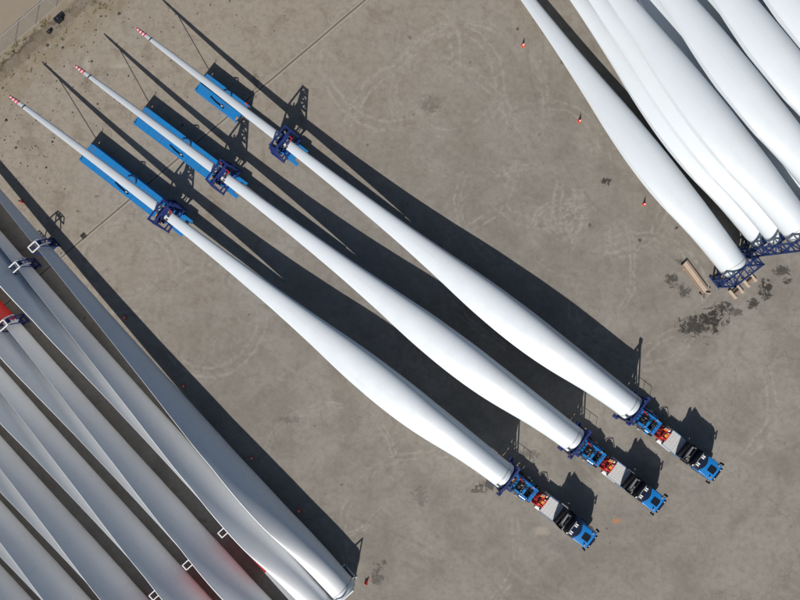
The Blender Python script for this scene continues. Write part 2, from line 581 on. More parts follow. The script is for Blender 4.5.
def grass_mat():
    s = NT('dry_grass')
    n = s.noise(0.6, 3, 0.5, s.pos())
    s.set(s.b.inputs['Base Color'], s.mix(s.ramp(n, .35, .65), (0.30, 0.235, 0.09), (0.105, 0.095, 0.035)))
    s.b.inputs['Roughness'].default_value = .8
    return s.m


gro = gr.build('grass', grass_mat())
tag(gro, 'dry yellow grass tufts along the dirt strip by the fence', 'grass', kind='stuff')

# loose clods and stones near the fence side
cl = MB()
rnd = random.Random(5)
for k in range(900):
    w = rnd.uniform(-48, 20)
    v = 60 - abs(rnd.gauss(0, 8.5))
    if v < 36:
        continue
    r = rnd.uniform(.03, .11) * (2.2 if rnd.random() < .14 else 1)
    c0 = wv(w, v, r * .3)
    vs = []
    for (x, y, z) in ((1, 0, 0), (-1, 0, 0), (0, 1, 0), (0, -1, 0), (0, 0, 1), (0, 0, -1)):
        vs.append(c0 + Vector((x, y, z * .6)) * r * rnd.uniform(.6, 1.4))
    cl.add(vs, [(0, 2, 4), (2, 1, 4), (1, 3, 4), (3, 0, 4), (2, 0, 5), (1, 2, 5), (3, 1, 5), (0, 3, 5)])
clo = cl.build('loose_stones', M['soil'])
tag(clo, 'dark clods and stones scattered over the sandy side of the yard', 'stones', kind='stuff')


# ------------------------------------------------------------------ turbine blade
BL = 81.4


def interp(x, pts):
    for (x0, y0), (x1, y1) in zip(pts[:-1], pts[1:]):
        if x <= x1:
            t = (x - x0) / (x1 - x0)
            return y0 + (y1 - y0) * t
    return pts[-1][1]


def smooth_interp(x, pts):
    # Catmull-Rom on uneven knots
    n = len(pts)
    for i in range(n - 1):
        if x <= pts[i + 1][0] or i == n - 2:
            x0, y0 = pts[i]; x1, y1 = pts[i + 1]
            h = x1 - x0
            m0 = (y1 - y0) / h if i == 0 else (y1 - pts[i - 1][1]) / (x1 - pts[i - 1][0])
            m1 = (y1 - y0) / h if i == n - 2 else (pts[i + 2][1] - y0) / (pts[i + 2][0] - x0)
            t = (x - x0) / h
            return ((2 * t**3 - 3 * t**2 + 1) * y0 + (t**3 - 2 * t**2 + t) * h * m0 + (-2 * t**3 + 3 * t**2) * y1 + (t**3 - t**2) * h * m1)


CH = [(0, 3.5), (.025, 3.52), (.08, 3.95), (.14, 4.62), (.20, 5.0), (.25, 4.96), (.31, 4.55), (.39, 3.5), (.48, 2.52), (.63, 1.55), (.76, 1.2), (.88, .93), (.96, .70), (.99, .42), (1.0, .12)]
TH = [(0, 1.0), (.03, 1.0), (.08, .88), (.14, .64), (.20, .47), (.3, .33), (.45, .27), (.65, .21), (1.0, .17)]


def section(t, prebend, n=36, twist=28.0, tipw=0.0, tef=1.5, sweep=.07, mid=.42, tpow=1.8, bend=2.0, sag=0.0):
    c = smooth_interp(t, CH) * (1 + tipw * max(0.0, min(1.0, (t - .3) / .35)))
    tau = smooth_interp(t, TH)
    b = max(0.0, min(1.0, (t - .025) / .155))
    b = b * b * (3 - 2 * b)
    te = interp(t, [(0, .0), (.1, .06), (.2, .085), (.35, .05), (.5, .022), (1, .012)])
    te *= tef
    xa = .5 + (mid - .5) * b + sweep * max(0.0, min(1.0, (t - .25) / .4))
    s_ = max(0.0, min(1.0, (t - .12) / .88))
    tw = R(twist) * s_ ** tpow
    ca, sa = math.cos(tw), math.sin(tw)
    out = []
    for i in range(n):
        # skip exact TE duplicates: run upper surface TE->LE then lower LE->TE
        th = 2 * math.pi * (i + .5) / n
        x = .5 * (1 + math.cos(th))
        up = 1 if th < math.pi else -1
        x = max(x, 0)
        yt = 5 * (.2969 * math.sqrt(x) - .126 * x - .3516 * x * x + .2843 * x**3 - .1015 * x**4)
        ya = up * (yt * tau) + up * te * x * .5 + .06 * b * 4 * x * (1 - x) * .5
        yc = .5 * math.sin(th) * 1.0
        xx = (x - xa) * c
        zz = ((1 - b) * yc * min(1, tau) + b * ya) * c
        if i in (0, n - 1):
            xx = (1 * b + x * (1 - b) - xa) * c
        y = xx * ca - zz * sa
        z = xx * sa + zz * ca
        out.append((t * BL, y, z + prebend * t ** bend - sag * 4 * t * (1 - t)))
    return out


def blade_mesh(name, prebend, t0, t1, ns, mat, n=36, cap0=True, cap1=True, inflate=0.0, **kw):
    m = MB()
    for k in range(ns):
        u = k / (ns - 1)
        t = t0 + (t1 - t0) * u
        sec = section(t, prebend, n, **kw)
        if inflate:
            cy = sum(p[1] for p in sec) / n; cz = sum(p[2] for p in sec) / n
            q = []
            for p in sec:
                d = Vector((0, p[1] - cy, p[2] - cz))
                L = d.length or 1
                d *= (L + inflate) / L
                q.append((p[0], cy + d.y, cz + d.z))
            sec = q
        m.v += sec
    for k in range(ns - 1):
        for i in range(n):
            j = (i + 1) % n
            m.f.append((k * n + i, k * n + j, (k + 1) * n + j, (k + 1) * n + i))
    if cap0:
        m.f.append(tuple(range(n)))
    if cap1:
        m.f.append(tuple(reversed(range((ns - 1) * n, ns * n))))
    return m.mesh(name, mat, smooth=38)


def ring_mesh(name, mat, x0, x1, r0, r1=None, n=40):
    return MB().cyl((x0, 0, 0), (x1, 0, 0), r0, n, r1).mesh(name, mat, smooth=40)


BM = {}
TK = dict(bend=5.0, sag=.35)
LK = dict(twist=12.0, tipw=.85, tef=.14, sweep=.05, mid=.33)
for key, pb, mt in (('truck', 1.4, 'gel'), ('left', 2.0, 'gel_grey'), ('left_plain', 2.0, 'gel_grey'), ('right', .8, 'gel')):
    if key == 'left':
        BM[key] = dict(
            a=blade_mesh('shell', pb, 0, .762, 54, M[mt], cap1=False, **LK),
            band=blade_mesh('red_band', pb, .762, .855, 8, M['red_band'], cap0=False, cap1=False, **LK),
            c=blade_mesh('tip_section', pb, .855, 1.0, 16, M[mt], cap0=False, **LK))
    elif key == 'left_plain':
        BM[key] = dict(a=blade_mesh('shell', pb, 0, 1.0, 72, M[mt], **LK))
    else:
        BM[key] = dict(a=blade_mesh('shell', pb, 0, 1.0, 72, M[mt], **(TK if key == 'truck' else {})))
    BM[key]['ring'] = ring_mesh('root_ring', M['ring'], .55, .68, 1.772)
    BM[key]['cover'] = ring_mesh('root_cover', M['cover'], -.35, .0, 1.55, 1.70)
BM['truck']['sock'] = blade_mesh('tip_sock', 1.4, .982, 1.0, 8, M['sock'], inflate=.05, **TK)
BM['truck']['strap'] = blade_mesh('strap', 1.4, .9715, .9735, 3, M['rope'], inflate=.02, **TK)


def blade(kind, label, loc, yaw, pitch, tilt=0.0, group=None):
    e = thing('wind_turbine_blade', label, 'turbine blade', loc, (R(pitch), tilt, yaw), group)
    for k, nm in (('a', 'shell'), ('band', 'red_band'), ('c', 'tip_section'), ('ring', 'root_ring'), ('cover', 'root_cover'), ('sock', 'tip_sock'), ('strap', 'strap')):
        if k in BM[kind]:
            if kind == 'truck' and k == 'cover':
                continue
            link(nm, BM[kind][k], e)
    return e


# ------------------------------------------------------------------ trucks with loaded blades
def wheel_meshes(r, w):
    t = MB()
    n = 20
    prof = [(r * .58, -w / 2), (r * .93, -w / 2), (r, -w * .33), (r, w * .33), (r * .93, w / 2), (r * .58, w / 2)]
    for i in range(n):
        a = 2 * math.pi * i / n
        for pr, py in prof:
            t.v.append((math.cos(a) * pr, py, math.sin(a) * pr))
    m_ = len(prof)
    for i in range(n):
        for j in range(m_):
            a0 = i * m_ + j; a1 = i * m_ + (j + 1) % m_
            b0 = ((i + 1) % n) * m_ + j; b1 = ((i + 1) % n) * m_ + (j + 1) % m_
            t.f.append((a0, b0, b1, a1))
    tyre = t.mesh('tyre', M['rubber'], smooth=35)
    rim = MB().cyl((0, -w * .36, 0), (0, w * .36, 0), r * .585, 16).cyl((0, -w * .44, 0), (0, w * .44, 0), r * .22, 10).mesh('rim', M['steel'], smooth=35)
    return tyre, rim


TYRE, RIM = wheel_meshes(.52, .38)
TYRE_S, RIM_S = wheel_meshes(.42, .62)


def wheel(parent, x, y, small=False):
    t, r_ = (TYRE_S, RIM_S) if small else (TYRE, RIM)
    rr = .42 if small else .52
    o = link('wheel', t, parent, (x, y, rr))
    link('rim', r_, o)
    return o


def make_tractor():
    e = thing('tractor_truck', '', 'truck')
    m = MB()
    for y in (-.42, .42):
        m.box((8.0, y, .98), (10.8, .12, .3))
    for x in (2.8, 4.2, 5.8, 7.6, 9.6, 11.4):
        m.box((x, 0, .98), (.16, .8, .2))
    m.build('chassis', M['black'], e)
    for x in (3.3, 4.7, 10.95, 12.85):
        ax = MB().cyl((x, -1.0, .52), (x, 1.0, .52), .09, 8).build('axle', M['black'], e)
        for y in (-1.05, 1.05):
            wheel(e, x, y)
            wf = MB()
            pts = [(x + math.cos(a) * .64, .54 + math.sin(a) * .62) for a in [R(q) for q in range(15, 166, 25)]]
            for (x0, z0), (x1, z1) in zip(pts[:-1], pts[1:]):
                wf.bar((x0, y, z0), (x1, y, z1), .46, .035)
            wf.build('mudguard', M['black'], e)
    # deck of ribbed aluminium plates behind the cab tower
    for k in range(5):
        m = MB()
        x = 7.05 + k * .47
        m.box((x, 0, 1.36), (.455, 2.46, .06))
        for q in range(9):
            m.box((x, -1.1 + q * .275, 1.40), (.43, .05, .025))
        m.build('deck_plate', M['alu'], e)
    m = MB()
    for y in (-1.245, 1.245):
        m.box((8.0, y, 1.30), (2.5, .05, .22))
    m.build('deck_edge', M['blue'], e)
    for y in (-1.0, 1.0):
        m = MB(); m.cyl((6.1, y, .82), (8.4, y, .82), .36, 16)
        m.build('fuel_tank', M['alu'], e, smooth=40)
        m = MB(); m.box((9.25, y * 1.02, .95), (1.3, .46, .7))
        m.build('side_locker', M['blue'], e, bevel=.03)
    # tower behind the cab
    m = MB()
    m.box((9.55, 0, 1.85), (.72, 2.40, 1.4))
    m.build('hydraulic_tank', M['black'], e, bevel=.05)
    m = MB()
    m.cyl((9.58, -1.0, 2.75), (9.58, 1.0, 2.75), .16, 14)
    m.cyl((9.58, .95, 2.7), (9.58, .95, 3.45), .08, 10)
    m.build('exhaust', M['steel'], e, smooth=40)
    m = MB()
    for y in (-1.05, 1.05):
        m.bar((10.05, y, 1.1), (10.05, y, 2.95), .12)
    for z in (2.2, 2.9):
        m.bar((10.05, -1.1, z), (10.05, 1.1, z), .12)
    m.build('headboard_frame', M['steel'], e)
    for y in (-1.16, 1.16):      # tall side wings: the shadow's two peaks
        m = MB()
        m.prism([(9.0, 1.2), (10.2, 1.2), (10.1, 2.5), (9.72, 3.72), (9.38, 3.45), (9.1, 2.3)], y - .02, y + .02)
        m.build('side_wing', M['darkblue'], e)
    # roof spoiler: wedge with a curved front edge
    m = MB()
    ny = 12
    rows = []
    for i in range(ny + 1):
        y = -1.2 + 2.4 * i / ny
        bulge = (1 - (y / 1.25) ** 2)
        xf = 11.42 + .58 * bulge
        edge = max(0, abs(y) - .95) / .25
        zr = 4.02 - .18 * edge
        zf = 3.54 - .06 * edge
        rows.append([(10.3, y, 2.4), (10.3, y, zr), (10.55, y, zr + .02), (11.0, y, zr - .14 - .06 * edge), (xf, y, zf), (xf - .05, y, 2.6)])
    for r_ in rows:
        m.v += r_
    k6 = 6
    for i in range(ny):
        for j in range(k6):
            a0 = i * k6 + j; a1 = i * k6 + (j + 1) % k6
            m.f.append((a0, a1, a1 + k6, a0 + k6))
    m.f.append(tuple(range(k6))); m.f.append(tuple(reversed(range(ny * k6, ny * k6 + k6))))
    sp = m.build('roof_spoiler', M['darkblue'], e, smooth=32)
    for y in (-.72, -.45, .45, .72):
        m = MB(); m.box((10.72, y, 4.08), (.42, .17, .16))
        o = m.build('work_lamp', M['lamp_glass'], e, bevel=.03)
    m = MB(); m.bar((10.42, -1.0, 4.12), (10.42, 1.0, 4.12), .09)
    m.box((10.42, -.9, 4.05), (.06, .06, .14)); m.box((10.42, .9, 4.05), (.06, .06, .14))
    m.build('lamp_bar', M['steel'], e)
    # cab
    m = MB()
    m.prism([(11.55, .95), (13.9, .95), (14.18, 1.15), (14.2, 1.95), (14.02, 3.1), (13.82, 3.4), (13.5, 3.50), (11.55, 3.56)], -1.22, 1.22)
    cab = m.build('cab', M['blue'], e, bevel=.10, smooth=40, seg=3)
    m = MB()
    m.add([(14.225, -1.08, 1.98), (14.225, 1.08, 1.98), (14.075, 1.02, 2.98), (14.075, -1.02, 2.98),
           (14.17, -1.08, 1.98), (14.17, 1.08, 1.98), (14.02, 1.02, 2.98), (14.02, -1.02, 2.98)],
          [(0, 1, 2, 3), (7, 6, 5, 4), (0, 4, 5, 1), (1, 5, 6, 2), (2, 6, 7, 3), (3, 7, 4, 0)])
    m.build('windscreen', M['glass'], cab)
    m = MB(); m.box((14.13, 0, 3.14), (.34, 2.1, .05), (0, R(14), 0))
    m.build('sun_visor', M['darkblue'], cab, bevel=.015)
    m = MB(); m.box((12.95, 0, 3.575), (.78, .74, .07))
    h = m.build('roof_hatch', M['glass'], cab, bevel=.03)
    m = MB()
    for y in (-.42, .42):
        m.box((12.95, y, 3.58), (.92, .06, .08))
    for x in (12.5, 13.4):
        m.box((x, 0, 3.582), (.06, .8, .08))
    m.build('hatch_frame', M['black'], h)
    for y in (-1, 1):
        d = MB(); d.box((12.95, y * 1.225, 1.75), (1.25, .03, 1.35))
        dd = d.build('door', M['blue'], cab, bevel=.01)
        d = MB(); d.prism([(12.38, 2.0), (13.6, 2.0), (13.45, 2.9), (12.38, 2.9)], y * 1.222, y * 1.25)
        d.build('side_window', M['glass'], cab)
        d = MB(); d.box((13.98, y * .85, 1.15), (.42, .5, .2)); d.build('headlight', M['lamp_glass'], cab, bevel=.03)
        # mirrors on arms
        d = MB()
        d.bar((13.95, y * 1.2, 2.95), (14.12, y * 1.52, 2.92), .05)
        d.bar((13.95, y * 1.2, 2.3), (14.12, y * 1.52, 2.3), .05)
        mm = d.build('mirror_arm', M['black'], cab)
        d = MB(); d.box((14.12, y * 1.55, 2.55), (.14, .26, .95)); d.build('mirror', M['black'], cab, bevel=.04)
        d = MB(); d.cyl((13.3, y * .95, 3.50), (13.3, y * .95, 3.74), .085, 10); d.build('beacon', M['orange'], cab, smooth=40)
        d = MB(); d.cyl((14.05, y * .7, 3.2), (14.14, y * .7, 3.2), .09, 10); d.build('roof_lamp', M['lamp_glass'], cab, smooth=40)
    m = MB(); m.box((14.1, 0, .72), (.5, 2.48, .42)); m.build('bumper', M['black'], cab, bevel=.06)
    m = MB()
    for q in range(4):
        m.box((14.21, 0, 1.2 + q * .16), (.05, 1.5, .09))
    m.build('grille', M['black'], cab)
    # machinery on the turntable
    m = MB()
    m.cyl((5.75, 0, 1.12), (5.75, 0, 1.35), .95, 24)
    m.cyl((5.75, 0, 1.35), (5.75, 0, 1.5), .70, 24)
    m.build('turntable', M['redm'], e, smooth=40)
    m = MB()
    m.box((6.25, .45, 1.62), (.75, .18, .42)); m.box((6.25, -.45, 1.62), (.75, .18, .42))
    m.box((6.6, 0, 1.62), (.2, 1.3, .36)); m.box((5.9, 0, 1.72), (.2, 1.1, .3))
    m.box((5.55, -.82, 1.55), (.8, .2, .3)); m.box((6.1, .92, 1.5), (.5, .22, .26))
    m.build('turntable_lock', M['redm'], e, bevel=.03)
    m = MB(); m.box((6.25, .02, 1.75), (.44, .42, .4)); m.cyl((5.5, .55, 1.75), (6.1, .75, 1.75), .12, 10)
    m.build('pump_unit', M['orange'], e, bevel=.02)
    m = MB()
    rr = random.Random(2)
    for q in range(9):
        y0 = rr.uniform(-.8, .8); y1 = y0 + rr.uniform(-.5, .5)
        m.path([(5.1, y0, 1.55), (5.5, (y0 + y1) / 2 + rr.uniform(-.2, .2), 1.85), (6.1, y1, 1.9), (6.85, y1 * .6, 1.5)], .03, 5)
    m.build('hydraulic_hose', M['black'], e)
    m = MB()
    for q in range(5):
        m.box((rr.uniform(5.1, 6.7), rr.uniform(-.85, .85), 1.78), (rr.uniform(.1, .24), rr.uniform(.1, .2), .16), (0, 0, rr.uniform(0, 1)))
    m.build('valve_block', M['alu'], e, bevel=.015)
    return e


def make_gooseneck():
    e = thing('blade_gooseneck', '', 'trailer frame')
    for y in (-.86, .86):
        m = MB()
        m.prism([(.45, 1.15), (4.7, 1.45), (5.35, 1.5), (5.35, 1.72), (4.7, 1.95), (.45, 1.95)], y - .17, y + .17)
        m.build('side_beam', M['blue'], e, bevel=.03)
    for x, w in ((.68, .36), (2.2, .34), (3.75, .4), (5.0, .5)):
        m = MB(); m.box((x, 0, 1.72), (w, 1.38, .36))
        m.build('cross_beam', M['blue'], e, bevel=.02)
    m = MB(); m.box((1.45, 0, 1.42), (1.1, 1.3, .1)); m.build('pan', M['black'], e)
    m = MB(); m.box((1.42, .1, 1.68), (.7, .62, .42)); m.build('power_pack', M['orange'], e, bevel=.04)
    m = MB(); m.box((1.42, .1, 1.915), (.5, .34, .06)); m.box((1.3, -.38, 1.7), (.5, .2, .3)); m.build('power_pack_lid', M['alu'], e, bevel=.01)
    m = MB(); m.cyl((2.95, -.5, 1.55), (2.95, .5, 1.55), .3, 14); m.build('cable_drum', M['black'], e, smooth=40)
    m = MB(); m.box((3.05, .2, 1.88), (.22, .18, .1)); m.box((2.8, -.22, 1.87), (.3, .1, .1)); m.build('junction_box', M['alu'], e)
    for y in (-1, 1):
        m = MB()
        m.cyl((.9, y * 1.2, 1.5), (3.6, y * 1.14, 1.6), .09, 10)
        m.build('hydraulic_ram', M['black'], e, smooth=40)
        m = MB(); m.cyl((3.5, y * 1.14, 1.6), (4.6, y * 1.1, 1.65), .055, 8); m.build('ram_rod', M['steel'], e, smooth=40)
        m = MB(); m.box((4.4, y * 1.28, 1.35), (.5, .28, .3)); m.build('step', M['blue'], e, bevel=.02)
    rr = random.Random(12)
    for q in range(16):
        x = rr.uniform(.9, 4.9); y = rr.choice((-1, 1)) * rr.uniform(.62, 1.12)
        MB().box((x, y, 1.98 + rr.uniform(0, .08)), (rr.uniform(.12, .5), rr.uniform(.08, .2), rr.uniform(.08, .26)), (0, 0, rr.uniform(-.2, .2))).build('fitting', M[rr.choice(('black', 'black', 'navy', 'steel', 'redm'))], e, bevel=.012)
    for q in range(5):
        y0 = rr.uniform(-.8, .8)
        MB().path([(.8, y0, 2.0), (1.6, y0 + rr.uniform(-.3, .3), 2.12), (2.8, y0 + rr.uniform(-.4, .4), 2.1), (4.2, rr.uniform(-.7, .7), 2.05), (5.2, rr.uniform(-.6, .6), 1.85)], .035, 5).build('hydraulic_hose', M['black'], e)
    for y in (-1, 1):
        for x in (1.1, 2.3, 3.5):
            MB().cyl((x, y * 1.2, 1.6), (x, y * 1.2, 2.75), .03, 6).build('rail_post', M['navy'], e)
        MB().cyl((1.1, y * 1.2, 2.72), (3.5, y * 1.2, 2.72), .03, 6).build('hand_rail', M['navy'], e)
        MB().box((2.1, y * 1.42, 1.2), (1.0, .34, .5)).build('tool_box', M['black' if y > 0 else 'navy'], e, bevel=.03)
        MB().box((3.5, y * 1.46, 1.0), (.5, .3, .3)).build('air_tank', M['steel'], e, bevel=.06)
    # adaptor frame bolted to the blade root
    m = MB()
    for y in (-1.85, 1.85):
        m.bar((.22, y, 1.15), (.22, y, 5.5), .26, .3)
    m.bar((.22, -2.0, 5.42), (.22, 2.0, 5.42), .24, .22)
    m.bar((.22, -2.0, 1.3), (.22, 2.0, 1.3), .3, .4)
    m.bar((.24, -1.8, 4.3), (.24, -.7, 5.4), .14); m.bar((.24, 1.8, 4.3), (.24, .7, 5.4), .14)
    rf = m.build('root_adaptor', M['navy'], e)
    m = MB()
    n = 28
    for i in range(n):
        a = 2 * math.pi * i / n; b = 2 * math.pi * (i + 1) / n
        m.bar((.12, 1.62 * math.cos(a), 3.6 + 1.62 * math.sin(a)), (.12, 1.62 * math.cos(b), 3.6 + 1.62 * math.sin(b)), .28, .18)
    m.build('flange_ring', M['navy'], rf)
    for y in (-1, 1):
        m = MB()
        m.bar((.3, y * 1.85, 5.2), (1.6, y * 1.0, 1.95), .16)
        m.bar((.3, y * 1.85, 3.0), (1.2, y * 1.0, 1.95), .14)
        m.build('brace', M['navy'], rf)
        for bx in (((.0, y * 2.05, 1.1), (.7, .5, .3)), ((.05, y * 2.12, 5.45), (.5, .22, .5))):
            MB().box(*bx).build('corner_casting', M['navy'], rf, bevel=.02)
    return e


def make_trailer(deck_len, label):
    """origin below the blade clamp; +x towards the tractor"""
    e = thing('blade_trailer', label, 'trailer')
    rear = -14.3
    front_deck = rear + deck_len
    m = MB()
    m.box(((rear + 2.2) / 2, 0, 1.0), (2.2 - rear, .5, .5))
    m.build('spine_beam', M['blue_dull'], e, bevel=.03)
    for k, (xa, xb, wd) in enumerate(((2.2, 19.5, .62), (19.5, 37.0, .52), (37.0, 52.2, .42))):
        MB().box(((xa + xb) / 2, 0, 1.42), (xb - xa, wd, wd * 1.4)).build('telescopic_beam', M['blue_dull'], e, bevel=.02)
    n = max(3, round(deck_len / 2.15))
    step = deck_len / n
    for k in range(n):
        x = rear + (k + .5) * step
        for y in (-1, 1):
            m = MB(); m.box((x, y * .80 - .12, 1.66), (step - .03, 1.2, .09))
            d = m.build('deck_panel', M['blue_dull'], e, bevel=.015)
            m = MB(); m.box((x, y * 1.44 - .12, .97), (step - .012, .06, 1.34))
            m.build('side_skirt', M['blue_dull'], e, bevel=.012)
    m = MB()
    for k in range(n + 1):
        x = rear + k * step
        x = min(max(x, rear + .1), front_deck - .1)
        m.box((x, -.12, 1.44), (.14, 2.78, .3))
    m.build('cross_members', M['blue_dull'], e)
    m = MB(); m.box((rear - .06, -.12, 1.15), (.12, 2.92, 1.1)); m.build('rear_bumper', M['blue_dull'], e, bevel=.02)
    for y in (-1.15, 1.15):
        m = MB(); m.box((rear - .15, y, 1.25), (.06, .3, .2)); m.build('tail_lamp', M['lamp_red'], e)
        m = MB(); m.cyl((rear + .12, y * 1.1, 1.66), (rear + .12, y * 1.1, 2.1), .05, 8); m.build('marker_post', M['black'], e)
    nax = 5 if deck_len > 10 else 4
    for k in range(nax):
        x = rear + 1.0 + k * (min(deck_len, 8.5) - 1.6) / (nax - 1)
        MB().cyl((x, -.9, .42), (x, .9, .42), .08, 8).build('axle', M['black'], e)
        for y in (-.95, .95):
            wheel(e, x, y, True)
    # hoses and hydraulic gear on the deck
    m = MB()
    q = front_deck - deck_len * .42
    m.path([(q - .9, .75, 1.78), (q - .5, 1.15, 1.85), (q, 1.22, 1.98), (q + .35, .95, 1.85), (q + .5, .62, 1.78)], .07, 7)
    m.build('hydraulic_hose', M['black'], e)
    m = MB()
    m.path([(q - 1.8, -.95, 1.78), (q - .8, -1.12, 1.82), (q + .6, -1.18, 1.82)], .06, 7)
    m.build('hydraulic_hose', M['black'], e)
    m = MB(); m.box((q + .2, -1.05, 1.78), (.28, .2, .14)); m.build('valve_block', M['alu'], e, bevel=.02)
    m = MB(); m.box((front_deck - .25, 1.22, 1.76), (.4, .16, .1)); m.box((front_deck + .05, 1.1, 1.68), (.5, .05, .05)); m.build('warning_board', M['cone'], e, bevel=.01)
    m = MB(); m.box((front_deck - .1, -1.1, 1.76), (.16, .5, .1)); m.build('deck_lock', M['orange'], e, bevel=.01)
    # clamp bogie
    m = MB()
    m.box((.3, 0, 1.15), (3.2, 2.3, .35))
    m.cyl((0, 0, 1.3), (0, 0, 1.5), 1.0, 24)
    m.build('clamp_base', M['blue_dull'], e, bevel=.03)
    for y in (-1.08, 1.08):
        m = MB(); m.box((1.95, y, 1.15), (1.5, .5, .34)); m.build('outrigger', M['blue_dull'], e, bevel=.05)
        m = MB(); m.box((-1.7, y, 1.25), (.6, .5, .4)); m.cyl((-1.7, y * 1.5, .3), (-1.7, y * 1.5, 1.5), .08, 8); m.build('support_leg', M['black'], e)
        wheel(e, -.5, y * .9, True)
        wheel(e, .9, y * .9, True)
    # tall tapering lattice clamp around the blade
    mast = MB()
    HT = 5.65
    m = MB()
    for y in (-1.95, 1.95):
        m.bar((-1.1, y, 1.35), (1.1, y, 1.35), .2)
    for x in (-.95, .95):
        m.bar((x, -1.95, 1.35), (x, 1.95, 1.35), .2)
    ms = m.build('clamp_mast', M['navy'], e)

    def P(sx, sy, z):
        f = (z - 1.35) / (HT - 1.35)
        return Vector((sx * (1.05 - .62 * f), sy * (1.9 - .35 * f), z))
    for sx in (-1, 1):
        for sy in (-1, 1):
            m = MB(); m.bar(P(sx, sy, 1.3), P(sx, sy, HT), .2)
            m.build('mast_leg', M['navy'], ms)
    for sy in (-1, 1):
        m = MB()
        zs = [1.4, 2.4, 3.3, 4.1, 4.9, 5.55]
        for i in range(len(zs)):
            if i:
                m.bar(P(-1, sy, zs[i]), P(1, sy, zs[i]), .17)
            if i < len(zs) - 1:
                a, b = (-1, 1) if i % 2 == 0 else (1, -1)
                m.bar(P(a, sy, zs[i]), P(b, sy, zs[i + 1]), .13)
        m.build('mast_lattice', M['navy'], ms)
    for sx in (-1, 1):
        MB().bar(P(sx, -1, HT - .08), P(sx, 1, HT - .08), .18).build('mast_crossbar', M['navy'], ms)
        MB().bar(P(sx, -1, 2.6), P(sx, 1, 2.6), .16).build('mast_crossbar', M['navy'], ms)
        MB().bar(P(sx, -1, 1.6), P(sx, 1, 2.5), .1).build('mast_brace', M['navy'], ms)
        for sy in (-1, 1):
            MB().bar(P(sx, sy, 5.1), P(sx, sy * .4, HT - .1), .1).build('mast_brace', M['navy'], ms)
    m = MB()
    m.box((0, 0, 3.0), (1.0, 2.4, .3)); m.box((.0, 0, 2.6), (.5, .9, .8))
    m.build('clamp_saddle', M['navy'], ms, bevel=.03)
    m = MB(); m.box((0, 0, 4.15), (.85, 2.2, .2)); m.box((0, -1.05, 3.6), (.5, .14, 1.3)); m.box((0, 1.05, 3.6), (.5, .14, 1.3))
    m.build('clamp_jaw', M['navy'], ms, bevel=.02)
    m = MB()
    m.cyl((0, .95, 4.2), (0, .95, 5.5), .12, 10); m.cyl((0, -.95, 4.2), (0, -.95, 5.5), .12, 10)
    m.build('clamp_ram', M['steel'], ms, smooth=40)
    rr = random.Random(4)
    for k in range(8):
        m = MB()
        y = rr.uniform(-1.4, 1.4)
        m.box((rr.uniform(-.4, 1.1), y, rr.uniform(4.28, 4.36)), (rr.uniform(.15, .35), rr.uniform(.15, .3), .18))
        m.build('valve_cover', M['black'], ms)
    m = MB(); m.box((.78, .95, 4.6), (.5, .10, .12)); m.box((.98, .7, 4.58), (.10, .5, .1)); m.build('safety_handle', M['redm'], ms)
    # long prop from the trailer tail to the blade tip
    return e


tips = [(10, 95), (72, 62), (134, 25)]
roots = [(505.5, 476.5), (575, 440.5), (632, 408)]
cdist = [56.7, 58.3, 57.8]
wh = ['in the loaded row beside the grey blades', 'in the middle loaded row', 'in the loaded row farthest from the grey blades']
tractor = make_tractor()
goose = make_gooseneck()
tr_long = make_trailer(12.9, '')
tr_short = make_trailer(6.9, '')
for i in range(3):
    a = at(*roots[i], 3.6)
    b = at(*tips[i], 5.0)
    d = Vector((a.x - b.x, a.y - b.y, 0))
    yaw_f = math.atan2(d.y, d.x)                # forward, to the cab
    d.normalize()
    base = Vector((a.x, a.y, 0))
    t = tractor if i == 0 else copy_tree(tractor)
    t.location = base + d * .4; t.rotation_euler = (0, 0, yaw_f + R((.6, -.4, -.2)[i]))
    tag(t, 'blue tractor truck ' + wh[i], 'truck', 'tractor trucks of the loaded convoy')
    q = goose if i == 0 else copy_tree(goose)
    q.location = base; q.rotation_euler = (0, 0, yaw_f)
    tag(q, 'blue gooseneck frame ' + wh[i], 'trailer frame', 'gooseneck frames of the loaded convoy')
    tr = (tr_long, None, tr_short)[i] or copy_tree(tr_long)
    tr.location = base - d * cdist[i] + Vector((d.y, -d.x, 0)) * .12; tr.rotation_euler = (0, 0, yaw_f)
    tag(tr, ('long blue rear trailer ' if i < 2 else 'short blue rear trailer ') + wh[i], 'trailer', 'rear trailers of the loaded convoy')
    blade('truck', 'white turbine blade ' + wh[i], (a.x, a.y, 3.6), yaw_f + math.pi, -5.0, 0, 'blades loaded on the three trucks')
    p0 = base - d * (cdist[i] + 14.35) + Vector((0, 0, 1.6))
    p1 = base - d * (BL * .9725) + Vector((0, 0, 4.8))
    m = MB(); m.cyl(p0, p1, .045, 8)
    pr = m.build('tie_line', M['rope'])
    tag(pr, 'dark tip tie line ' + wh[i], 'tie line', 'tie lines at the blade tips')

# ------------------------------------------------------------------ stored blades on the grey side
LU = Vector((-.672, .741, 0))
LN = Vector((.741, .672, 0))
LH = 1.95
KL = (CAM_H - LH) / FOC
yawL = math.atan2(LU.y, LU.x)


def lpt(n_px, a_px, h=1.95):
    """left rack coordinates in photo pixels at blade-axis height"""
    p_ = LN * n_px * KL - LU * a_px * KL
    return Vector((p_.x, p_.y, h))


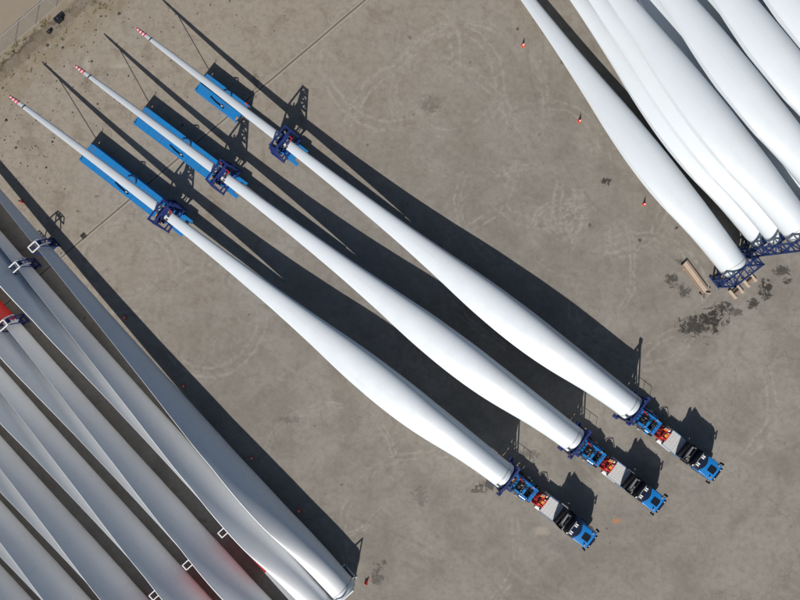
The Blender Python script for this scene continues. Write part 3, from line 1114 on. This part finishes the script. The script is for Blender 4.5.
def make_root_stand():
    e = thing('root_stand', '', 'stand')
    m = MB()
    for y in (-1.6, 1.6):
        m.bar((-.35, y, .08), (2.2, y, .08), .16)
        m.bar((-.12, y, .1), (-.12, y, 4.1), .14)
    m.bar((-.12, -1.68, .1), (-.12, 1.68, .1), .16); m.bar((2.1, -1.6, .1), (2.1, 1.6, .1), .16)
    m.bar((-.12, -1.68, 4.05), (-.12, 1.68, 4.05), .14)
    m.build('frame', M['white'], e)
    m = MB(); m.box((.9, 0, .32), (.9, 1.8, .5)); m.build('cradle', M['wood'], e, bevel=.02)
    m = MB()
    m.bar((-.12, -1.6, .3), (-.12, 1.6, 1.0), .1); m.bar((1.9, -1.6, .15), (-.1, -1.6, 2.4), .1); m.bar((1.9, 1.6, .15), (-.1, 1.6, 2.4), .1)
    m.build('brace', M['navy'], e)
    return e


def make_clamp():
    """upright frame that holds a stored blade near its tip; x along the blade"""
    e = thing('tip_clamp', '', 'clamp frame')
    m = MB()
    for x in (-.42, .42):
        m.bar((x, -1.2, .09), (x, 1.2, .09), .16)
    for y in (-1.1, 1.1):
        m.bar((-.8, y, .1), (.8, y, .1), .16)
    m.build('base_frame', M['navy'], e)
    for x in (-.45, .45):
        for y in (-1, 1):
            m = MB(); m.bar((x * 1.5, y * 1.1, .1), (x, y * .62 + .28, 4.05), .12)
            m.build('upright', M['navy'], e)
    m = MB()
    for x in (-.45, .45):
        m.bar((x, -.34, 4.05), (x, .90, 4.05), .13)
    for y in (-.34, .90):
        m.bar((-.5, y, 4.05), (.5, y, 4.05), .13)
    m.build('top_ring', M['white'], e)
    for x in (-.45, .45):
        m = MB()
        pts = [(x, -.34, 4.05), (x, -.75, 3.92), (x, -1.12, 3.5), (x, -1.25, 2.6)]
        for p0, p1 in zip(pts[:-1], pts[1:]):
            m.bar(p0, p1, .12)
        m.build('clamp_arm', M['galv'], e)
    m = MB()
    m.bar((-.5, -1.12, 3.5), (.5, -1.12, 3.5), .1); m.bar((-.5, -1.25, 2.6), (.5, -1.25, 2.6), .12); m.box((0, -.55, 3.7), (.6, .5, .12), (R(20), 0, 0))
    tag(m.build('pad', M['navy'], e), None, None, kind='stuff')
    m = MB(); m.box((0, 0, .75), (.8, 1.2, 1.1)); m.build('saddle', M['navy'], e, bevel=.04)
    return e


rows = [('A', -236, 178, None), ('B', -264, 180, -280), ('C', -311, 214, -325), ('D', -355, 212, -370.5), ('E', -402, 214, -416.5),
        ('F', -446, 212, -460), ('G', -490, 214, -504), ('H', -532, 214, None)]
ordw = ['outermost of the grey stored blades, lying along the open yard', 'second grey stored blade from the open yard',
        'third grey stored blade from the open yard, with bright red tip section', 'fourth grey stored blade from the open yard', 'fifth grey stored blade from the open yard',
        'sixth grey stored blade from the open yard', 'seventh grey stored blade from the open yard', 'eighth grey stored blade from the open yard']
stand0 = make_root_stand()
clamp0 = make_clamp()
first_s = first_c = True
nth = ['first', 'second', 'third', 'fourth', 'fifth', 'sixth', 'seventh', 'eighth']
LCL = 458.0
for i, (nm, n, a, fl) in enumerate(rows):
    p_ = lpt(n, a)
    blade('left_plain' if i != 2 else 'left', ordw[i], p_, yawL, 66, .014, 'grey blades stored side by side')
    s_ = stand0 if first_s else copy_tree(stand0)
    first_s = False
    s_.location = (p_.x, p_.y, 0); s_.rotation_euler = (0, 0, yawL)
    tag(s_, 'white steel stand under the root of the %s grey stored blade' % nth[i], 'stand', 'root stands of the grey blades')
    c_ = clamp0 if first_c else copy_tree(clamp0)
    first_c = False
    q = lpt(n + 7, a - LCL, 0)
    c_.scale = (1, 1, .84)
    c_.location = q; c_.rotation_euler = (0, 0, yawL)
    tag(c_, 'white topped navy clamp frame gripping the %s grey stored blade near its tip' % nth[i], 'clamp frame', 'tip clamps of the grey blades')
    if fl is not None:
        ra = 52.3 - LCL
        p_ = lpt(n - 4, ra)
        q_ = lpt(n - 5, 52.3) - p_
        yf = math.atan2(q_.y, q_.x)
        blade('left', 'grey stored blade lying tip to root, tucked beneath the %s blade from the open yard' % nth[i], p_, yf, 105, .008, 'grey blades tucked beneath in reverse')
        s_ = copy_tree(stand0)
        s_.location = (p_.x, p_.y, 0); s_.rotation_euler = (0, 0, yf)
        tag(s_, 'white steel stand under the reversed root beneath the %s grey blade' % nth[i], 'stand', 'root stands of the grey blades')
        c_ = copy_tree(clamp0)
        c_.scale = (.9, .9, .9)
        q = lpt(n - 15, 52.3, 0)
        c_.location = q; c_.rotation_euler = (0, 0, yawL)
        tag(c_, 'clamp frame with small white square top in the gap beside the %s grey blade' % nth[i], 'clamp frame', 'clamps of the reversed grey blades')

# ------------------------------------------------------------------ stacked white blades on the other side
RU = Vector((-.612, .79, 0)).normalized()
RN = Vector((RU.y, -RU.x, 0))
yawR = math.atan2(RU.y, RU.x)


def make_rack(tiers):
    H = .55 + tiers * 3.62
    e = thing('blade_rack', '', 'rack')
    for y in (-2.35, 2.35):
        m = MB()
        for x in (-1.35, -.15):
            m.bar((x, y, 0), (x, y, H), .2)
        m.bar((-1.7, y, .12), (.5, y, .12), .24)
        k = int(H / 1.2)
        for q in range(k + 1):
            z = .3 + q * (H - .4) / k
            m.bar((-1.35, y, z), (-.15, y, z), .13)
            if q < k:
                z2 = .3 + (q + 1) * (H - .4) / k
                m.bar((-1.35 if q % 2 else -.15, y, z), (-.15 if q % 2 else -1.35, y, z2), .11)
        m.build('side_lattice', M['rack'], e)
    for t_ in range(tiers + 1):
        z = .3 + t_ * 3.62 if t_ < tiers else H - .1
        m = MB()
        for x in (-1.35, -.15):
            m.bar((x, -2.45, z), (x, 2.45, z), .2)
        for y in (-1.6, -.8, 0, .8, 1.6):
            m.bar((-1.35, y, z), (-.15, y, z), .12)
        m.bar((-1.35, -2.3, z), (-.15, -1.6, z), .1); m.bar((-1.35, 2.3, z), (-.15, 1.6, z), .1)
        m.build('tier_beam', M['rack'], e)
        if t_ < tiers:
            m = MB()
            m.box((.25, 0, z + .1), (.6, 2.6, .36)); m.box((-.3, 0, z + .6), (.28, 1.6, .9))
            m.build('cradle', M['rack'], e, bevel=.03)
    m = MB()
    m.bar((-1.3, -2.35, .3), (-1.3, 2.35, 3.7), .1)
    m.bar((-1.4, 2.35, .3), (-1.4, -2.35, 3.7), .1)
    m.build('cross_brace', M['rack'], e)
    m = MB()
    for y in (-2.35, -.6, 1.1, 2.35):
        m.box((-1.48, y, .45), (.06, .3, .22))
    m.build('id_plate', M['white'], e)
    return e


r0 = at(735, 268, 2.3)
r1 = at(763.5, 237.5, 2.3)
rack1 = make_rack(1)
rack3 = make_rack(3)
base0 = Vector((r0.x, r0.y, 0)); base1 = Vector((r1.x, r1.y, 0))
blade('right', 'white blade lying alone on a single low rack beside the traffic cones', (r0.x, r0.y, 2.3), yawR, 8, 0)
rack1.location = base0; rack1.rotation_euler = (0, 0, yawR)
tag(rack1, 'low navy steel rack under the root of the lone white blade', 'rack', 'racks of the white blades')
tierw = ['bottom', 'middle', 'top']
roww = ['nearest to the lone white blade', 'second from the lone white blade', 'third from the lone white blade', 'fourth from the lone white blade', 'fifth from the lone white blade']
rnd = random.Random(9)
for r_ in range(5):
    p_ = base1 + RN * 5.45 * r_ + RU * (.9 * r_)
    for t_ in range(3):
        blade('right', '%s white blade in the stack %s' % (tierw[t_], roww[r_]), (p_.x, p_.y, 2.3 + 3.62 * t_), yawR, (3, 4, 3)[t_] + rnd.uniform(-.5, .5), 0, 'white blades stacked three high')
    k = rack3 if r_ == 0 else copy_tree(rack3)
    k.location = p_; k.rotation_euler = (0, 0, yawR)
    tag(k, 'tall navy rack at roots of the white stack ' + roww[r_], 'rack', 'racks of the white blades')


# supports towards the tips of the white blades
def make_tip_rack(tiers):
    e = thing('tip_rack', '', 'rack')
    for y in (-1.5, 1.5):
        m = MB()
        H = .4 + tiers * 3.62 - 1.0
        for x in (-.5, .5):
            m.bar((x, y, 0), (x, y, H), .16)
        m.build('post', M['rack'], e)
    for t_ in range(tiers):
        m = MB(); m.box((0, 0, 1.5 + t_ * 3.62), (1.1, 3.2, .2)); m.box((0, 0, 1.95 + t_ * 3.62), (.7, 1.6, .7))
        m.build('saddle', M['rack'], e)
    m = MB(); m.box((0, -1.5, .08), (1.8, .3, .16)); m.box((0, 1.5, .08), (1.8, .3, .16)); m.build('foot', M['rack'], e)
    return e


tr1 = make_tip_rack(1)
tr1.location = base0 + RU * BL * .68; tr1.rotation_euler = (0, 0, yawR)
tag(tr1, 'low navy rack under the outer end of the lone white blade', 'rack', 'outer racks of the white blades')
tr3 = make_tip_rack(3)
for r_ in range(5):
    k = tr3 if r_ == 0 else copy_tree(tr3)
    k.location = base1 + RN * 5.45 * r_ + RU * (.9 * r_ + BL * .68); k.rotation_euler = (0, 0, yawR)
    tag(k, 'navy rack under outer ends of the white stack ' + roww[r_], 'rack', 'outer racks of the white blades')


# ------------------------------------------------------------------ traffic cones
def make_cone():
    e = thing('traffic_cone', '', 'cone')
    m = MB(); m.box((0, 0, .03), (.46, .46, .06)); m.build('base', M['cone'], e, bevel=.015)
    m = MB(); m.cyl((0, 0, .06), (0, 0, .85), .19, 14, .03); m.build('body', M['cone'], e, smooth=40)
    m = MB(); m.cyl((0, 0, .32), (0, 0, .52), .15, 14, .109); m.build('stripe', M['white'], e, smooth=40)
    return e


cone0 = make_cone()
cones = [((523, 45.5), 'cone standing farthest from the root of the lone white blade'), ((579.5, 121), 'middle cone of three along the lone white blade'),
         ((644, 204), 'cone standing nearest the root of the lone white blade'),
         ((22, 201.5), 'shaded cone beside the tip of the outermost grey blade'), ((125, 317.5), 'second shaded cone from the tip clamp of the outermost grey blade'),
         ((184, 386), 'middle shaded cone along the outermost grey blade'), ((252, 458), 'second shaded cone from the root of the outermost grey blade'),
         ((299, 510.5), 'shaded cone nearest the root of the outermost grey blade')]
for i, ((x, y), lb) in enumerate(cones):
    c_ = cone0 if i == 0 else copy_tree(cone0)
    c_.location = at(x, y, 0); c_.rotation_euler = (0, 0, random.uniform(0, 1.5))
    tag(c_, 'red and white traffic ' + lb, 'cone', 'traffic cones along the stored blades')
# toppled marker beside the grey blade root
e = thing('toppled_cone', 'dark red toppled cone lying beyond the root of the outermost grey blade', 'cone', at(366, 583), (0, 0, 1.1))
m = MB(); m.box((0, 0, .24), (.06, .46, .46)); m.build('base', M['redm'], e, bevel=.015)
m = MB(); m.cyl((.03, 0, .24), (.85, 0, .12), .19, 14, .03); m.build('body', M['redm'], e, smooth=40)


# ------------------------------------------------------------------ timber by the racks
def px_yaw(a, b):
    return math.atan2(-(b[1] - a[1]), b[0] - a[0])


e = thing('timber_beam_stack', 'long brown timber beams laid side by side near the lone blade root', 'timber', at(694, 277), (0, 0, px_yaw((683, 261), (706, 292))))
rnd = random.Random(6)
for k in range(4):
    m = MB(); m.box((rnd.uniform(-.1, .1), -.42 + k * .28, .2), (4.9, .25, .26))
    m.build('beam', M['plank_pink' if k in (0, 3) else 'wood_pale'], e, bevel=.015)
m = MB(); m.box((-1.7, 0, .04), (.2, 1.3, .08)); m.box((1.7, 0, .04), (.2, 1.3, .08)); m.build('bearer', M['wood'], e)


def crate_blocks(px, py, yaw, label):
    e = thing('timber_cradle', label, 'timber', at(px, py), (0, 0, yaw))
    for s_ in (-1, 1):
        m = MB(); m.box((s_ * .62, 0, .17), (.28, 1.5, .3)); m.build('bearer', M['wood_pale'], e, bevel=.015)
    m = MB(); m.box((0, 0, .12), (.95, .8, .14)); m.build('cross_plank', M['plank_pink'], e, bevel=.01)
    m = MB(); m.box((0, .1, .22), (.9, .3, .06)); m.build('rubber_mat', M['rubber'], e)


yc = px_yaw((735, 291), (748, 280))
crate_blocks(735.5, 291.5, yc, 'pale timber cradle lying closest to the long brown beams')
crate_blocks(748.5, 280, yc, 'pale timber cradle lying farther from the long brown beams')
e = thing('chain_pile', 'small heap of dark lifting chain and blocks at the end of the timber beams', 'chain', at(704, 292), (0, 0, .3))
m = MB()
rnd = random.Random(8)
for k in range(26):
    x, y = rnd.gauss(0, .4), rnd.gauss(0, .3)
    m.box((x, y, rnd.uniform(.06, .2)), (rnd.uniform(.12, .3), .08, .1), (0, 0, rnd.uniform(0, 3)))
m.build('chain', M['rope'], e)
m = MB(); m.box((-.1, .3, .12), (1.0, .22, .22), (0, 0, .9)); m.box((.35, -.3, .12), (.8, .2, .22), (0, 0, -.4)); m.build('block', M['wood'], e, bevel=.015)
